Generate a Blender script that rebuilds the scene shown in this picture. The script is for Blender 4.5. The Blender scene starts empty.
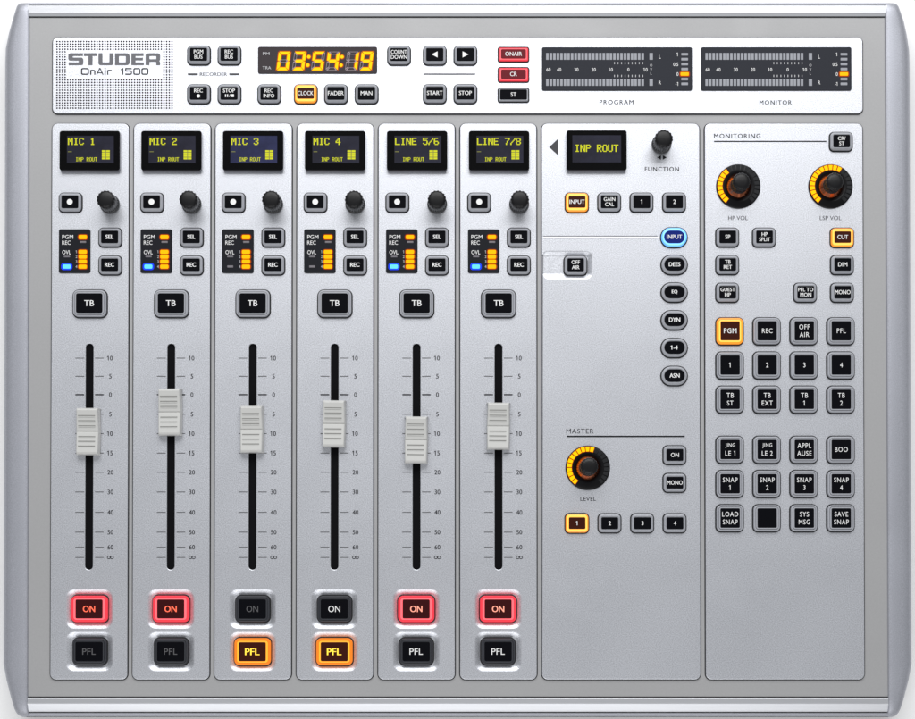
import bpy, math, random
from mathutils import Vector, Matrix
random.seed(7)
PI = math.pi
C = bpy.context.scene.collection
S = 0.0006                      # metres for one unit of the drawing (the console is about 0.55 m wide)

# ------------------------------------------------------------------ camera
F = 1800.0
PX, PY, NY = 460.0, 572.0, 600.0
TH = math.atan((NY - PY) / F)
CAM = Vector(((PX - 457.5) * S, -(NY - 359.66) * S, F * S))
cd = bpy.data.cameras.new("camera"); cam = bpy.data.objects.new("camera", cd); C.objects.link(cam)
cam.location = CAM; cam.rotation_euler = (TH, 0, 0)
cd.sensor_width = 36; cd.lens = F / 915 * 36
cd.shift_x = (457.5 - PX) / 915; cd.shift_y = (PY - 359.66) / 915
cd.clip_start = 0.01; cd.clip_end = 50
bpy.context.scene.camera = cam
RC = Matrix.Rotation(TH, 3, 'X')

def at(u, v, z=0.0):
    """point of the real panel plane (height z units) measured in the photograph"""
    d = RC @ Vector(((u - PX) / F, -(v - PY) / F, -1))
    t = (z * S - CAM.z) / d.z
    return CAM + d * t

# ------------------------------------------------------------------ materials
def bsdf(name, col, rough=0.5, metal=0.0, emit=None, es=0.0, coat=0.0, spec=0.5):
    m = bpy.data.materials.new(name); m.use_nodes = True
    b = m.node_tree.nodes['Principled BSDF']
    b.inputs['Base Color'].default_value = (*col, 1)
    b.inputs['Roughness'].default_value = rough
    b.inputs['Metallic'].default_value = metal
    b.inputs['Specular IOR Level'].default_value = spec
    b.inputs['Coat Weight'].default_value = coat
    if emit:
        b.inputs['Emission Color'].default_value = (*emit, 1)
        b.inputs['Emission Strength'].default_value = es
    return m

def grain(m, scale, cvar, bump, dist=0.0001, rvar=0.0, stretch=None):
    nt = m.node_tree; b = nt.nodes['Principled BSDF']
    tc = nt.nodes.new('ShaderNodeTexCoord')
    src = tc.outputs['Object']
    if stretch:
        mp = nt.nodes.new('ShaderNodeMapping'); mp.inputs['Scale'].default_value = stretch
        nt.links.new(src, mp.inputs['Vector']); src = mp.outputs['Vector']
    n = nt.nodes.new('ShaderNodeTexNoise'); n.inputs['Scale'].default_value = scale
    n.inputs['Detail'].default_value = 3; n.inputs['Roughness'].default_value = 0.65
    nt.links.new(src, n.inputs['Vector'])
    col = b.inputs['Base Color'].default_value[:3]
    r = nt.nodes.new('ShaderNodeValToRGB')
    r.color_ramp.elements[0].position = 0.3; r.color_ramp.elements[1].position = 0.7
    r.color_ramp.elements[0].color = (*[c * (1 - cvar) for c in col], 1)
    r.color_ramp.elements[1].color = (*[min(1, c * (1 + cvar)) for c in col], 1)
    nt.links.new(n.outputs['Fac'], r.inputs['Fac']); nt.links.new(r.outputs['Color'], b.inputs['Base Color'])
    if bump:
        bp = nt.nodes.new('ShaderNodeBump'); bp.inputs['Strength'].default_value = bump
        bp.inputs['Distance'].default_value = dist
        nt.links.new(n.outputs['Fac'], bp.inputs['Height']); nt.links.new(bp.outputs['Normal'], b.inputs['Normal'])
    if rvar:                                     # faint uneven sheen of a handled surface
        n2 = nt.nodes.new('ShaderNodeTexNoise'); n2.inputs['Scale'].default_value = 14; n2.inputs['Detail'].default_value = 5
        n2.inputs['Distortion'].default_value = 0.8
        nt.links.new(tc.outputs['Object'], n2.inputs['Vector'])
        mr = nt.nodes.new('ShaderNodeMapRange'); r0 = b.inputs['Roughness'].default_value
        mr.inputs['From Min'].default_value = 0.3; mr.inputs['From Max'].default_value = 0.7
        mr.inputs['To Min'].default_value = r0-rvar; mr.inputs['To Max'].default_value = r0+rvar
        nt.links.new(n2.outputs['Fac'], mr.inputs['Value']); nt.links.new(mr.outputs['Result'], b.inputs['Roughness'])
    return m

M = {}
M['kambi'] = bsdf('amber_lit_key_core', (0.45, 0.22, 0.05), 0.3, emit=(1.0, 0.48, 0.07), es=1.35)
M['korgi'] = bsdf('orange_lit_key_core', (0.4, 0.18, 0.02), 0.3, emit=(1.0, 0.36, 0.02), es=1.1)
M['kredi'] = bsdf('red_lit_key_core', (0.4, 0.06, 0.08), 0.3, emit=(1.0, 0.13, 0.15), es=1.05)
M['kblui'] = bsdf('blue_lit_key_core', (0.15, 0.35, 0.7), 0.3, emit=(0.20, 0.55, 1.0), es=1.2)
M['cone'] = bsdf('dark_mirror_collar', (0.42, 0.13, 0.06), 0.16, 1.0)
M['screenb'] = grain(bsdf('display_screen_bluish', (0.016, 0.018, 0.05), 0.3, emit=(0.25, 0.3, 0.9), es=0.025, spec=0.15), 90, 0.35, 0.0)
M['panel'] = grain(bsdf('satin_silver_panel', (0.66, 0.675, 0.72), 0.41, 0.86), 1750, 0.27, 0.6, 0.00012, rvar=0.02)
M['deck'] = grain(bsdf('grey_anodised_deck', (0.37, 0.37, 0.375), 0.55, 0.25), 900, 0.03, 0.06, rvar=0.06)
M['rail'] = grain(bsdf('brushed_rail', (0.60, 0.61, 0.64), 0.40, 0.7), 500, 0.03, 0.03, stretch=(0.03, 1, 1))
M['cheek'] = grain(bsdf('cast_silver_cheek', (0.405, 0.415, 0.46), 0.50, 0.6), 1900, 0.16, 0.4, 0.00011, rvar=0.04)
M['gap'] = bsdf('dark_gap', (0.012, 0.012, 0.014), 0.8)
M['slot'] = bsdf('slot_black', (0.004, 0.004, 0.005), 0.9, spec=0.1)
M['ink'] = bsdf('dark_print', (0.012, 0.012, 0.015), 0.8, spec=0.2)
M['ink2'] = bsdf('thin_grey_print', (0.07, 0.07, 0.075), 0.8, spec=0.2)
M['logo'] = bsdf('logo_grey', (0.155, 0.155, 0.17), 0.7, spec=0.2)
M['hole'] = bsdf('mesh_hole', (0.02, 0.012, 0.016), 0.9, spec=0.1)
M['key'] = grain(bsdf('grey_key_plastic', (0.36, 0.37, 0.405), 0.38), 700, 0.04, 0.0)
M['keyd'] = bsdf('dark_key_plastic', (0.04, 0.042, 0.05), 0.3, spec=0.35)
M['win'] = bsdf('black_key_window', (0.004, 0.0042, 0.006), 0.45, spec=0.03)
M['winw'] = bsdf('warm_dark_window', (0.03, 0.007, 0.004), 0.35, emit=(0.5, 0.05, 0.01), es=0.03, spec=0.1)
M['winr'] = bsdf('red_dark_window', (0.03, 0.005, 0.006), 0.35, emit=(0.6, 0.02, 0.02), es=0.02, spec=0.1)
M['winb'] = bsdf('blue_window', (0.005, 0.01, 0.06), 0.35, emit=(0.01, 0.04, 0.5), es=0.25, spec=0.1)
M['wred'] = bsdf('wine_window', (0.06, 0.008, 0.012), 0.35, emit=(0.6, 0.03, 0.05), es=0.15, spec=0.1)
M['white'] = bsdf('white_legend', (0.78, 0.78, 0.78), 0.6, emit=(1, 1, 1), es=0.04)
M['greytxt'] = bsdf('grey_legend', (0.5, 0.5, 0.52), 0.6)
M['dim'] = bsdf('dim_legend', (0.085, 0.085, 0.09), 0.6)
M['legr'] = bsdf('red_lit_legend', (0.4, 0.1, 0.05), 0.6, emit=(1, 0.10, 0.05), es=1.0)
M['legp'] = bsdf('pink_lit_legend', (0.4, 0.1, 0.05), 0.6, emit=(1, 0.42, 0.32), es=0.9)
M['legy'] = bsdf('yellow_lit_legend', (0.4, 0.3, 0.05), 0.6, emit=(1, 0.66, 0.02), es=1.1)
M['kamb'] = bsdf('amber_lit_key', (0.42, 0.16, 0.02), 0.3, emit=(1.0, 0.30, 0.015), es=0.8)
M['korg'] = bsdf('orange_lit_key', (0.40, 0.13, 0.01), 0.3, emit=(1.0, 0.20, 0.005), es=0.65)
M['kred'] = bsdf('red_lit_key', (0.40, 0.03, 0.045), 0.3, emit=(1.0, 0.035, 0.06), es=0.6)
M['kblu'] = bsdf('blue_lit_key', (0.15, 0.35, 0.7), 0.35, emit=(0.10, 0.42, 1.0), es=0.8)
M['bezel'] = bsdf('gloss_black_bezel', (0.003, 0.003, 0.0035), 0.25, spec=0.05)
M['foot'] = bsdf('display_lower_lip', (0.22, 0.22, 0.25), 0.3, 0.3)
M['screen'] = grain(bsdf('display_screen', (0.012, 0.012, 0.022), 0.35, emit=(0.3, 0.3, 0.6), es=0.010, spec=0.15), 90, 0.35, 0.0)
M['pix'] = bsdf('yellow_pixels', (0.1, 0.1, 0.01), 0.6, emit=(0.66, 0.68, 0.015), es=0.9, spec=0.1)
M['pixd'] = bsdf('dim_yellow_pixels', (0.1, 0.1, 0.02), 0.6, emit=(0.36, 0.36, 0.02), es=0.35)
M['meter'] = bsdf('meter_window', (0.022, 0.024, 0.032), 0.5, spec=0.15)
M['clockw'] = bsdf('clock_window', (0.040, 0.032, 0.036), 0.45, spec=0.15)
M['segoff'] = bsdf('unlit_meter_segment', (0.29, 0.30, 0.335), 0.5)
M['ghost'] = bsdf('unlit_digit', (0.32, 0.25, 0.27), 0.5)
M['digit'] = bsdf('lit_digit', (0.25, 0.15, 0.0), 0.5, emit=(1.0, 0.56, 0.0), es=1.1, spec=0.1)
M['halo'] = bsdf('digit_painted_glow', (0.15, 0.03, 0.0), 0.5, emit=(1.0, 0.12, 0.0), es=0.38, spec=0.1)  # painted glow: emissive orange surround of the lit digits and colons
M['leda'] = bsdf('amber_led', (0.25, 0.1, 0.0), 0.4, emit=(1.0, 0.44, 0.0), es=1.15, spec=0.1)
M['ledring'] = bsdf('yellow_ring_led', (0.25, 0.12, 0.0), 0.4, emit=(1.0, 0.53, 0.0), es=1.15, spec=0.1)
M['ledb'] = bsdf('blue_led', (0.0, 0.1, 0.5), 0.4, emit=(0.10, 0.45, 1.0), es=1.7, spec=0.1)
M['bhalo'] = bsdf('blue_led_painted_glow', (0.01, 0.03, 0.3), 0.4, emit=(0.0, 0.03, 1.0), es=1.0, spec=0.1)  # blue glow around the LED, painted as an emissive plate
M['ahalo'] = bsdf('amber_led_painted_glow', (0.08, 0.01, 0.0), 0.4, emit=(1.0, 0.10, 0.0), es=0.35, spec=0.1)  # orange glow around lit LEDs, painted as emissive sheets
M['ledoff'] = bsdf('unlit_led', (0.17, 0.16, 0.18), 0.5)
M['ringoff'] = bsdf('unlit_ring_led', (0.018, 0.019, 0.021), 0.5, spec=0.15)
M['ringb'] = bsdf('ring_black', (0.005, 0.005, 0.006), 0.3, spec=0.2)
M['knob'] = bsdf('knob_rubber', (0.005, 0.005, 0.006), 0.38, spec=0.3)
M['knobs'] = bsdf('knob_gloss_body', (0.03, 0.031, 0.034), 0.22, spec=0.7)
M['fader'] = bsdf('fader_plastic', (0.54, 0.54, 0.525), 0.42)
M['groove'] = bsdf('fader_groove', (0.22, 0.22, 0.21), 0.6)
M['status'] = bsdf('status_window', (0.011, 0.012, 0.016), 0.45, spec=0.12)
M['plug'] = bsdf('connector_metal', (0.25, 0.25, 0.27), 0.4, 0.6)
M['table'] = bsdf('white_table', (0.97, 0.97, 0.97), 0.9, spec=0.0)

# ------------------------------------------------------------------ geometry helpers (local coordinates in drawing units)
class MB:
    def __init__(s): s.v, s.f, s.m, s.mats, s.sm = [], [], [], [], []
    def mi(s, k):
        if k not in s.mats: s.mats.append(k)
        return s.mats.index(k)
    def add(s, vs, fs, mat, dx=0, dy=0, dz=0, sx=1, sy=1, smooth=False):
        o = len(s.v); i = s.mi(mat)
        s.v += [(x * sx + dx, y * sy + dy, z + dz) for x, y, z in vs]
        for f in fs: s.f.append([o + k for k in f]); s.m.append(i); s.sm.append(smooth)
    def box(s, x0, x1, y0, y1, z0, z1, mat):
        s.add([(x0,y0,z0),(x1,y0,z0),(x1,y1,z0),(x0,y1,z0),(x0,y0,z1),(x1,y0,z1),(x1,y1,z1),(x0,y1,z1)],
              [(0,3,2,1),(4,5,6,7),(0,1,5,4),(1,2,6,5),(2,3,7,6),(3,0,4,7)], mat)
    def sheet(s, x0, x1, y0, y1, z, mat):
        s.add([(x0,y0,z),(x1,y0,z),(x1,y1,z),(x0,y1,z)], [(0,1,2,3)], mat)
    def tri(s, pts, z, mat): s.add([(x, y, z) for x, y in pts], [tuple(range(len(pts)))], mat)
    def disc(s, x, y, r, z, mat, n=24, h=0):
        p = [(x + r*math.cos(2*PI*i/n), y + r*math.sin(2*PI*i/n)) for i in range(n)]
        s.tri(p, z + h, mat)
        if h: s.add([(a, b, z) for a, b in p] + [(a, b, z+h) for a, b in p], [(i, (i+1) % n, n+(i+1) % n, n+i) for i in range(n)], mat)
    def build(s, name, parent=None, loc=(0,0,0), label=None):
        me = bpy.data.meshes.new(name)
        me.from_pydata([(x*S, y*S, z*S) for x, y, z in s.v], [], s.f)
        for k in s.mats: me.materials.append(M[k])
        me.polygons.foreach_set('material_index', s.m); me.polygons.foreach_set('use_smooth', s.sm)
        me.update()
        return link(name, me, parent, loc, label)

def link(name, me, parent=None, loc=(0,0,0), label=None):
    o = bpy.data.objects.new(name, me); C.objects.link(o); o.parent = parent; o.location = loc
    if label: o['label'] = label
    return o

def rr(w, h, r, n=6):
    """rounded rectangle outline, counter-clockwise"""
    r = max(0.01, min(r, w/2 - 1e-3, h/2 - 1e-3)); out = []
    for cx, cy, a0 in ((w/2-r, h/2-r, 0), (-w/2+r, h/2-r, 90), (-w/2+r, -h/2+r, 180), (w/2-r, -h/2+r, 270)):
        for i in range(n+1):
            a = math.radians(a0 + 90*i/n); out.append((cx + r*math.cos(a), cy + r*math.sin(a)))
    return out

def loft(w, h, r, prof, cap=True, n=6):
    """rings of a rounded rectangle, each (inset, z); cap closes the last"""
    vs, fs = [], []; k = 4*(n+1)
    for ins, z in prof:
        vs += [(x, y, z) for x, y in rr(w-2*ins, h-2*ins, r-ins, n)]
    for j in range(len(prof)-1):
        for i in range(k):
            a, b = j*k+i, j*k+(i+1) % k; fs.append((a, b, b+k, a+k))
    if cap: fs.append(tuple(range((len(prof)-1)*k, len(prof)*k)))
    return vs, fs

def rev(prof, n=48, lobes=0, amp=0.0, lobe_z=(0, 0)):
    vs, fs = [], []
    for r, z in prof:
        for i in range(n):
            a = 2*PI*i/n; q = r
            if lobes and lobe_z[0] <= z <= lobe_z[1]: q = r - amp*(0.5 + 0.5*math.cos(lobes*a))
            vs.append((q*math.cos(a), q*math.sin(a), z))
    for j in range(len(prof)-1):
        for i in range(n):
            a, b = j*n+i, j*n+(i+1) % n; fs.append((a, b, b+n, a+n))
    fs.append(tuple(range((len(prof)-1)*n, len(prof)*n)))
    return vs, fs

def curve_mesh(loops, extr, bev, z):
    cu = bpy.data.curves.new('c', 'CURVE'); cu.dimensions = '2D'; cu.fill_mode = 'BOTH'
    for lp in loops:
        sp = cu.splines.new('POLY'); sp.points.add(len(lp)-1); sp.use_cyclic_u = True
        for p, (x, y) in zip(sp.points, lp): p.co = (x, y, 0, 1)
    cu.extrude = extr; cu.bevel_depth = bev; cu.bevel_resolution = 1; cu.offset = -bev
    o = bpy.data.objects.new('c', cu); C.objects.link(o)
    dg = bpy.context.evaluated_depsgraph_get(); dg.update()
    me = bpy.data.meshes.new_from_object(o.evaluated_get(dg))
    vs = [(v.co.x, v.co.y, v.co.z + z) for v in me.vertices]; fs = [tuple(p.vertices) for p in me.polygons]
    bpy.data.objects.remove(o); bpy.data.curves.remove(cu); bpy.data.meshes.remove(me)
    return vs, fs

_t = {}
def raw_x(s, bold, space):
    cu = bpy.data.curves.new('t', 'FONT'); cu.body = s; cu.size = 10; cu.offset = bold; cu.space_character = space
    o = bpy.data.objects.new('t', cu); C.objects.link(o)
    dg = bpy.context.evaluated_depsgraph_get(); dg.update()
    me = bpy.data.meshes.new_from_object(o.evaluated_get(dg))
    r = [v.co.x for v in me.vertices], [v.co.y for v in me.vertices]
    bpy.data.objects.remove(o); bpy.data.curves.remove(cu); bpy.data.meshes.remove(me)
    return r
def glyph_right(pre, bold, space):
    a = raw_x(pre, bold, space); b = raw_x('1', bold, space)
    return max(a[0]), max(b[0])-min(b[0]), max(b[1])
def glyphs(s, bold=0.0, space=1.0):
    k = (s, bold, space)
    if k not in _t:
        cu = bpy.data.curves.new('t', 'FONT'); cu.body = s; cu.size = 10; cu.offset = bold; cu.space_character = space
        cu.resolution_u = 3
        o = bpy.data.objects.new('t', cu); C.objects.link(o)
        dg = bpy.context.evaluated_depsgraph_get(); dg.update()
        me = bpy.data.meshes.new_from_object(o.evaluated_get(dg))
        flags = []
        if '1' in s:
            for i_, c_ in enumerate(s):
                if c_ == '1':
                    flags.append(glyph_right(s[:i_+1], bold, space))
        xs = [v.co.x for v in me.vertices] or [0, 1]; ys = [v.co.y for v in me.vertices] or [0, 1]
        x0, x1, y0, y1 = min(xs), max(xs), min(ys), max(ys)
        vs = [(v.co.x - (x0+x1)/2, v.co.y - (y0+y1)/2, 0) for v in me.vertices]
        fs = [tuple(p.vertices) for p in me.polygons]
        for xr_, sw, tp in flags:                       # give each figure 1 its flag
            X = xr_ - sw - (x0+x1)/2; Y = tp - (y0+y1)/2; n_ = len(vs)
            vs += [(X, Y, 0), (X-1.5, Y-1.1, 0), (X-1.5, Y-1.1-sw*0.9, 0), (X, Y-sw*1.05, 0)]; fs.append((n_, n_+1, n_+2, n_+3))
        bpy.data.objects.remove(o); bpy.data.curves.remove(cu); bpy.data.meshes.remove(me)
        _t[k] = (vs, fs, x1-x0, y1-y0)
    return _t[k]

def text(mb, s, x, y, h, mat, w=None, maxw=None, z=0.12, bold=0.0, space=1.0, cond=0.86):
    vs, fs, tw, th = glyphs(s, 0.0, space)
    d = bold*2.2
    sy = h/th; sx = ((w-d)/tw) if w else sy*cond
    if maxw and tw*sx > maxw-d: sx = (maxw-d)/tw
    if d < 0.05: mb.add(vs, fs, mat, x, y, z, sx, sy); return
    for i, e in enumerate((-d/2, 0, d/2)): mb.add(vs, fs, mat, x+e, y, z+0.012*i, sx, sy)   # heavier strokes

FONT = {'M':'10001 11011 10101 10101 10001 10001 10001','I':'01110 00100 00100 00100 00100 00100 01110',
'C':'01110 10001 10000 10000 10000 10001 01110','L':'10000 10000 10000 10000 10000 10000 11111',
'N':'10001 11001 11001 10101 10011 10011 10001','E':'11111 10000 10000 11110 10000 10000 11111',
'P':'11110 10001 10001 11110 10000 10000 10000','R':'11110 10001 10001 11110 10100 10010 10001',
'O':'01110 10001 10001 10001 10001 10001 01110','U':'10001 10001 10001 10001 10001 10001 01110',
'T':'11111 00100 00100 00100 00100 00100 00100','1':'00100 01100 00100 00100 00100 00100 01110',
'2':'01110 10001 00001 00110 01000 10000 11111','3':'01110 10001 00001 00110 00001 10001 01110',
'4':'00010 00110 01010 10010 11111 00010 00010','5':'11111 10000 11110 00001 00001 10001 01110',
'6':'01110 10000 10000 11110 10001 10001 01110','7':'11111 00001 00010 00100 00100 01000 01000',
'8':'01110 10001 10001 01110 10001 10001 01110','/':'00001 00001 00010 00100 01000 10000 10000',' ':'00000 '*7}
def dots(mb, s, x, y, pw, ph, z, mat='pix', fat=1.0):
    """dot-matrix lettering: x, y is the top left, pw and ph the pitch of the dots"""
    for i, ch in enumerate(s):
        for r, row in enumerate(FONT[ch].split()):
            for c, b in enumerate(row):
                if b == '1':
                    X = x + (i*6 + c)*pw; Y = y - r*ph
                    mb.sheet(X, X + pw*fat, Y - ph*0.97, Y, z, mat)

# ------------------------------------------------------------------ the console
con = bpy.data.objects.new('audio_mixing_console', None); C.objects.link(con); con.empty_display_size = 0.1
con['label'] = 'silver broadcast mixing console with six fader channels and lit buttons lying on a white surface'
con['category'] = 'mixing console'
ZP = 2.5                                     # height of the panel tops over the deck
BASE = -45.0
def P(u, v, z=ZP): p = at(u, v, z); return (p.x, p.y, z*S)
def U(u, v, z=ZP): p = at(u, v, z); return (p.x/S, p.y/S)

# deck
mb = MB(); xl, yt = U(28.5, 17.5, 0); xr = U(886.5, 17.5, 0)[0]; yb = U(457, 697.3, 0)[1]
vs, fs = loft(xr-xl, yt-yb, 0.5, [(0, BASE+6), (0, -0.4), (0.4, 0)])
mb.add(vs, fs, 'deck', (xl+xr)/2, (yt+yb)/2); mb.build('deck', con)

# rails: a profile extruded along x
def rail(name, prof, label):
    m = MB(); n = len(prof); x0, x1 = xl-0.5, xr+0.5
    vv = [(x0, y, z) for y, z in prof] + [(x1, y, z) for y, z in prof]
    for i in range(n-1):
        m.add([vv[i], vv[i+1], vv[n+i+1], vv[n+i]], [(0, 3, 2, 1)], prof_m.get(i, 'rail'))
    return m.build(name, con, label=label)
ty = lambda v: U(457, v, 0)[1]
prof_m = {0: 'gap', 1: 'gap', 7: 'gap', 8: 'gap', 9: 'cheek', 10: 'cheek', 11: 'cheek', 12: 'cheek', 13: 'cheek'}
rail('rear_rail', [(ty(17.9), 0.3), (ty(17.3), -1.5), (ty(16.8), -1.5), (ty(16.6), 1.4), (ty(14.2), 2.0), (ty(13.6), 2.75), (ty(7.0), 2.85), (ty(6.5), 2.7), (ty(6.3), 1.4), (ty(5.7), 1.4), (ty(5.5), 2.0),
     (ty(3.6), 1.7), (ty(2.9), 0.6), (ty(2.6), -2), (ty(2.5), -5), (ty(2.5), BASE+6)], 'stepped metal rail along the rear edge')
prof_m = {0: 'gap', 1: 'gap', 12: 'gap', 13: 'gap', 14: 'cheek', 15: 'cheek', 16: 'cheek', 17: 'gap', 18: 'gap', 19: 'gap'}  # closing rows: shadow at the front lower edge, painted dark
rail('front_rail', [(ty(696.9), 0.3), (ty(697.6), -1.5), (ty(698.1), -1.5), (ty(698.2), 1.5), (ty(698.8), 1.8), (ty(703.0), 2.0), (ty(704.0), 1.9),
     (ty(705.2), 1.5), (ty(706.6), 0.9), (ty(708.2), 0.15), (ty(709.8), -0.6), (ty(711.2), -1.3), (ty(712.3), -2.0), (ty(712.5), -4.2), (ty(713.3), -4.2),
     (ty(713.5), -2.6), (ty(716), -3.0), (ty(717.2), -4.2), (ty(717.8), -6.5), (ty(717.9), BASE+6)], 'bright rounded rail along the front edge')

# cheeks
def cheek(side):
    inner = (lambda v: 29.6 - 1.6*(v/719)) if side < 0 else (lambda v: 884.6 + 3.4*(v/719))
    if side < 0: pts = [(2.0, 18.5), (3.2, 16.2), (6, 15.0), (18, 11.2), (32, 7.2), (47, 3.9), (60, 3.4), (200, 3.0), (400, 2.4), (664, 1.6), (680, 4.6), (700, 10.0), (709, 12.6), (713, 14.2), (716, 16.4), (718, 19.6)]
    else: pts = [(2.0, 896.8), (3.2, 898.8), (6, 900.4), (20, 905.4), (34, 908.6), (49, 911.0), (60, 911.4), (200, 911.9), (400, 912.5), (664, 913.4), (680, 910.4), (700, 905.0), (709, 902.2), (713, 900.4), (716, 898.2), (718, 895.4)]
    vv = []
    for i in range(len(pts)-1):
        n = 4 if pts[i+1][0]-pts[i][0] > 60 else (2 if pts[i+1][0]-pts[i][0] > 9 else 1)
        for k in range(n):
            t = k/n; vv.append((pts[i][0]*(1-t)+pts[i+1][0]*t, pts[i][1]*(1-t)+pts[i+1][1]*t))
    vv.append(pts[-1])
    sec = [(0.0, -2.0), (0.0, 2.2), (0.03, 2.9), (0.16, 3.5), (0.34, 3.5), (0.56, 3.2), (0.72, 2.5), (0.82, 1.4), (0.895, -0.6), (0.95, -3.8), (0.98, -8), (0.995, -15), (1.0, -24), (1.0, BASE)]
    m = MB(); rows = []
    for v, xo in vv:
        e0 = min(1, (v-2.0)/7); e1 = min(1, (718-v)/16)
        dz = -7*(1-math.sqrt(max(0, 1-(1-e0)**2))) - 11*(1-math.sqrt(max(0, 1-(1-e1)**2)))
        row = []
        for t, z in sec:
            zz = z + (dz if z > BASE else 0)
            a = U(inner(v), v, 0); b = U(xo, v, min(0, max(zz, -24)*0.35))
            row.append((a[0]*(1-t)+b[0]*t, a[1], zz))
        rows.append(row)
    k = len(sec); vs = [p for r in rows for p in r]; fs = []
    for i in range(len(rows)-1):
        for j in range(k-1):
            q = (i*k+j, (i+1)*k+j, (i+1)*k+j+1, i*k+j+1); fs.append(q if side > 0 else q[::-1])
    e = tuple(range(k)); e2 = tuple(range((len(rows)-1)*k, len(rows)*k))
    m.add(vs, fs, 'cheek', smooth=True); m.add(vs, [e[::-1] if side < 0 else e, e2 if side < 0 else e2[::-1]], 'cheek')
    a, b = U(inner(0)-(0 if side < 0 else 1.0), 2.5, 0), U(inner(718)+(1.0 if side < 0 else 0), 717, 0)
    m.box(min(a[0], a[0]+1.0), max(a[0], a[0]+1.0), b[1], a[1], BASE+8, -0.5, 'gap') if False else None
    o = m.build('end_cheek', con, label='rounded silver end cheek on the %s side' % ('left' if side < 0 else 'right'))
    return o
cheek(-1); cheek(1)
m = MB()
for x in (xl-0.1, xr+0.1):
    m.box(x-0.75, x+0.75, ty(716.5), ty(3.5), 0.2, 0.45, 'gap') if False else m.sheet(x-0.7, x+0.7, ty(697), ty(17.5), 0.12, 'gap')
m.build('seam', con)

# bits of hardware peeping out at the front and rear edges
# ------------------------------------------------------------------ panels
def panel(name, u0, u1, v0, v1, b0, b1, r=5.5, holes=(), label=None):
    """u0,u1 at the top edge v0 and b0,b1 at the bottom edge v1; the panel is a true rectangle"""
    A, B = U(u0, v0), U(u1, v0); A2, B2 = U(b0, v1), U(b1, v1)
    x0, x1, y1, y0 = (A[0]+A2[0])/2, (B[0]+B2[0])/2, A[1], A2[1]
    cx, cy, w, h = (x0+x1)/2, (y0+y1)/2, x1-x0, y1-y0
    outer = [(x, y) for x, y in rr(w, h, r, 8)]
    loops = [outer]
    for (hx, hy, hw, hh, hr) in holes:
        loops.append([(x+hx-cx, y+hy-cy) for x, y in rr(hw, hh, hr, 6)][::-1])
    m = MB(); vs, fs = curve_mesh(loops, ZP/2-0.5, 0.5, -ZP/2)
    m.add(vs, fs, 'panel')
    m.add(*loft(w+2.0, h+1.9, r+1, [(0, 0.1-ZP), (1.6, 0.1-ZP)], cap=False), 'gap')
    return m.build(name, con, (cx*S, cy*S, ZP*S), label), cx, cy

def bits(m, name, parent, cx, cy, label=None):
    """print built in panel coordinates, parented to the panel"""
    return m.build(name, parent, (-cx*S, -cy*S, 0), label)

CX = [89.6, 171.2, 252.8, 334.7, 416.6, 498.5]
STR = [(52, 128.3, 50.2, 127.7), (133.6, 209.9, 132.5, 209.8), (215.2, 291.6, 214.4, 291.3), (297, 373.4, 296.5, 373.1), (378.7, 454.9, 377.9, 454.9), (460.2, 536.7, 460, 536.6)]
LAB = ['MIC 1', 'MIC 2', 'MIC 3', 'MIC 4', 'LINE 5/6', 'LINE 7/8']
MID = [431.4, 412.0, 429.3, 423.7, 439.9, 426.0]

def button(u, v, w, h, lines, kind='key', name='button', win=None, ch=None, pitch=None, bold=0.055, leg='white', body='key', window='win', r=4.6, wr=1.2, hi=4.5, label=None, cond=0.9, space=1.0, winw=None, maxw=None, lw=None, sym=None):
    ww, wh = winw or (w-6.6, h-7.2)
    m = MB()
    m.add(*loft(w+1.0, h+1.0, r+0.5, [(0, 0.02), (0, 0.5), (1.3, 0.6)], cap=False), 'gap')
    inner = {'kamb': 'kambi', 'korg': 'korgi', 'kred': 'kredi', 'kblu': 'kblui'}.get(body, body)
    t = (w-ww)/2; t2 = (h-wh)/2; tt = min(t, t2)
    if w > 24 and kind != 'oval' and kind != 'flat':      # big keys: outer ring, dark groove, inner frame
        m.add(*loft(w-1.4, h-1.4, r-0.7, [(0, 0.1), (0, hi-1.6), (0.6, hi-0.9), (tt-2.6, hi-0.7), (tt-2.5, hi-1.6), (tt-2.1, hi-1.6)], cap=False), body)
        m.add(*loft(w-1.4, h-1.4, r-0.7, [(tt-2.1, hi-1.6), (tt-2.0, hi-0.1), (tt-1.5, hi), (tt-0.9, hi), (tt-0.8, hi-0.3)]), inner)
    else:
        m.add(*loft(w-1.4, h-1.4, r-0.7, [(0, 0.1), (0, hi-1.9), (0.5, hi-1.0), (1.1, hi-0.7)], cap=False), body)
        m.add(*loft(w-1.4, h-1.4, r-0.7, [(1.1, hi-0.7), (1.5, hi-0.1), (tt-1.2, hi), (tt-1.0, hi-0.4)]), inner)
    p = P(u, v, ZP+hi); q = U(u, v, ZP+hi*0.5)
    o = m.build(name, con, (q[0]*S, q[1]*S, ZP*S), label)
    m = MB(); m.add(*loft(ww, wh, wr, [(0, hi-0.6), (0, hi+0.05), (0.35, hi+0.25)]), window); m.build('key_window', o)
    if lines or sym:
        m = MB(); n = len(lines); c = ch or (4.2 if n == 1 else 3.8); pt = pitch or c+1.35
        for i, s in enumerate(lines):
            y = (n-1)*pt/2 - i*pt
            text(m, s, 0, y, c if s.upper() == s else c, leg, w=lw, maxw=maxw or ww-1.2, z=hi+0.4, bold=bold, cond=cond, space=space)
        if sym: sym(m, hi+0.4)
        m.build('legend', o)
    return o

# --- display header
hp, hx, hy = panel('display_header_panel', 52.6, 862.7, 37.2, 113.4, 52.4, 862.8, r=5)
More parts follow.
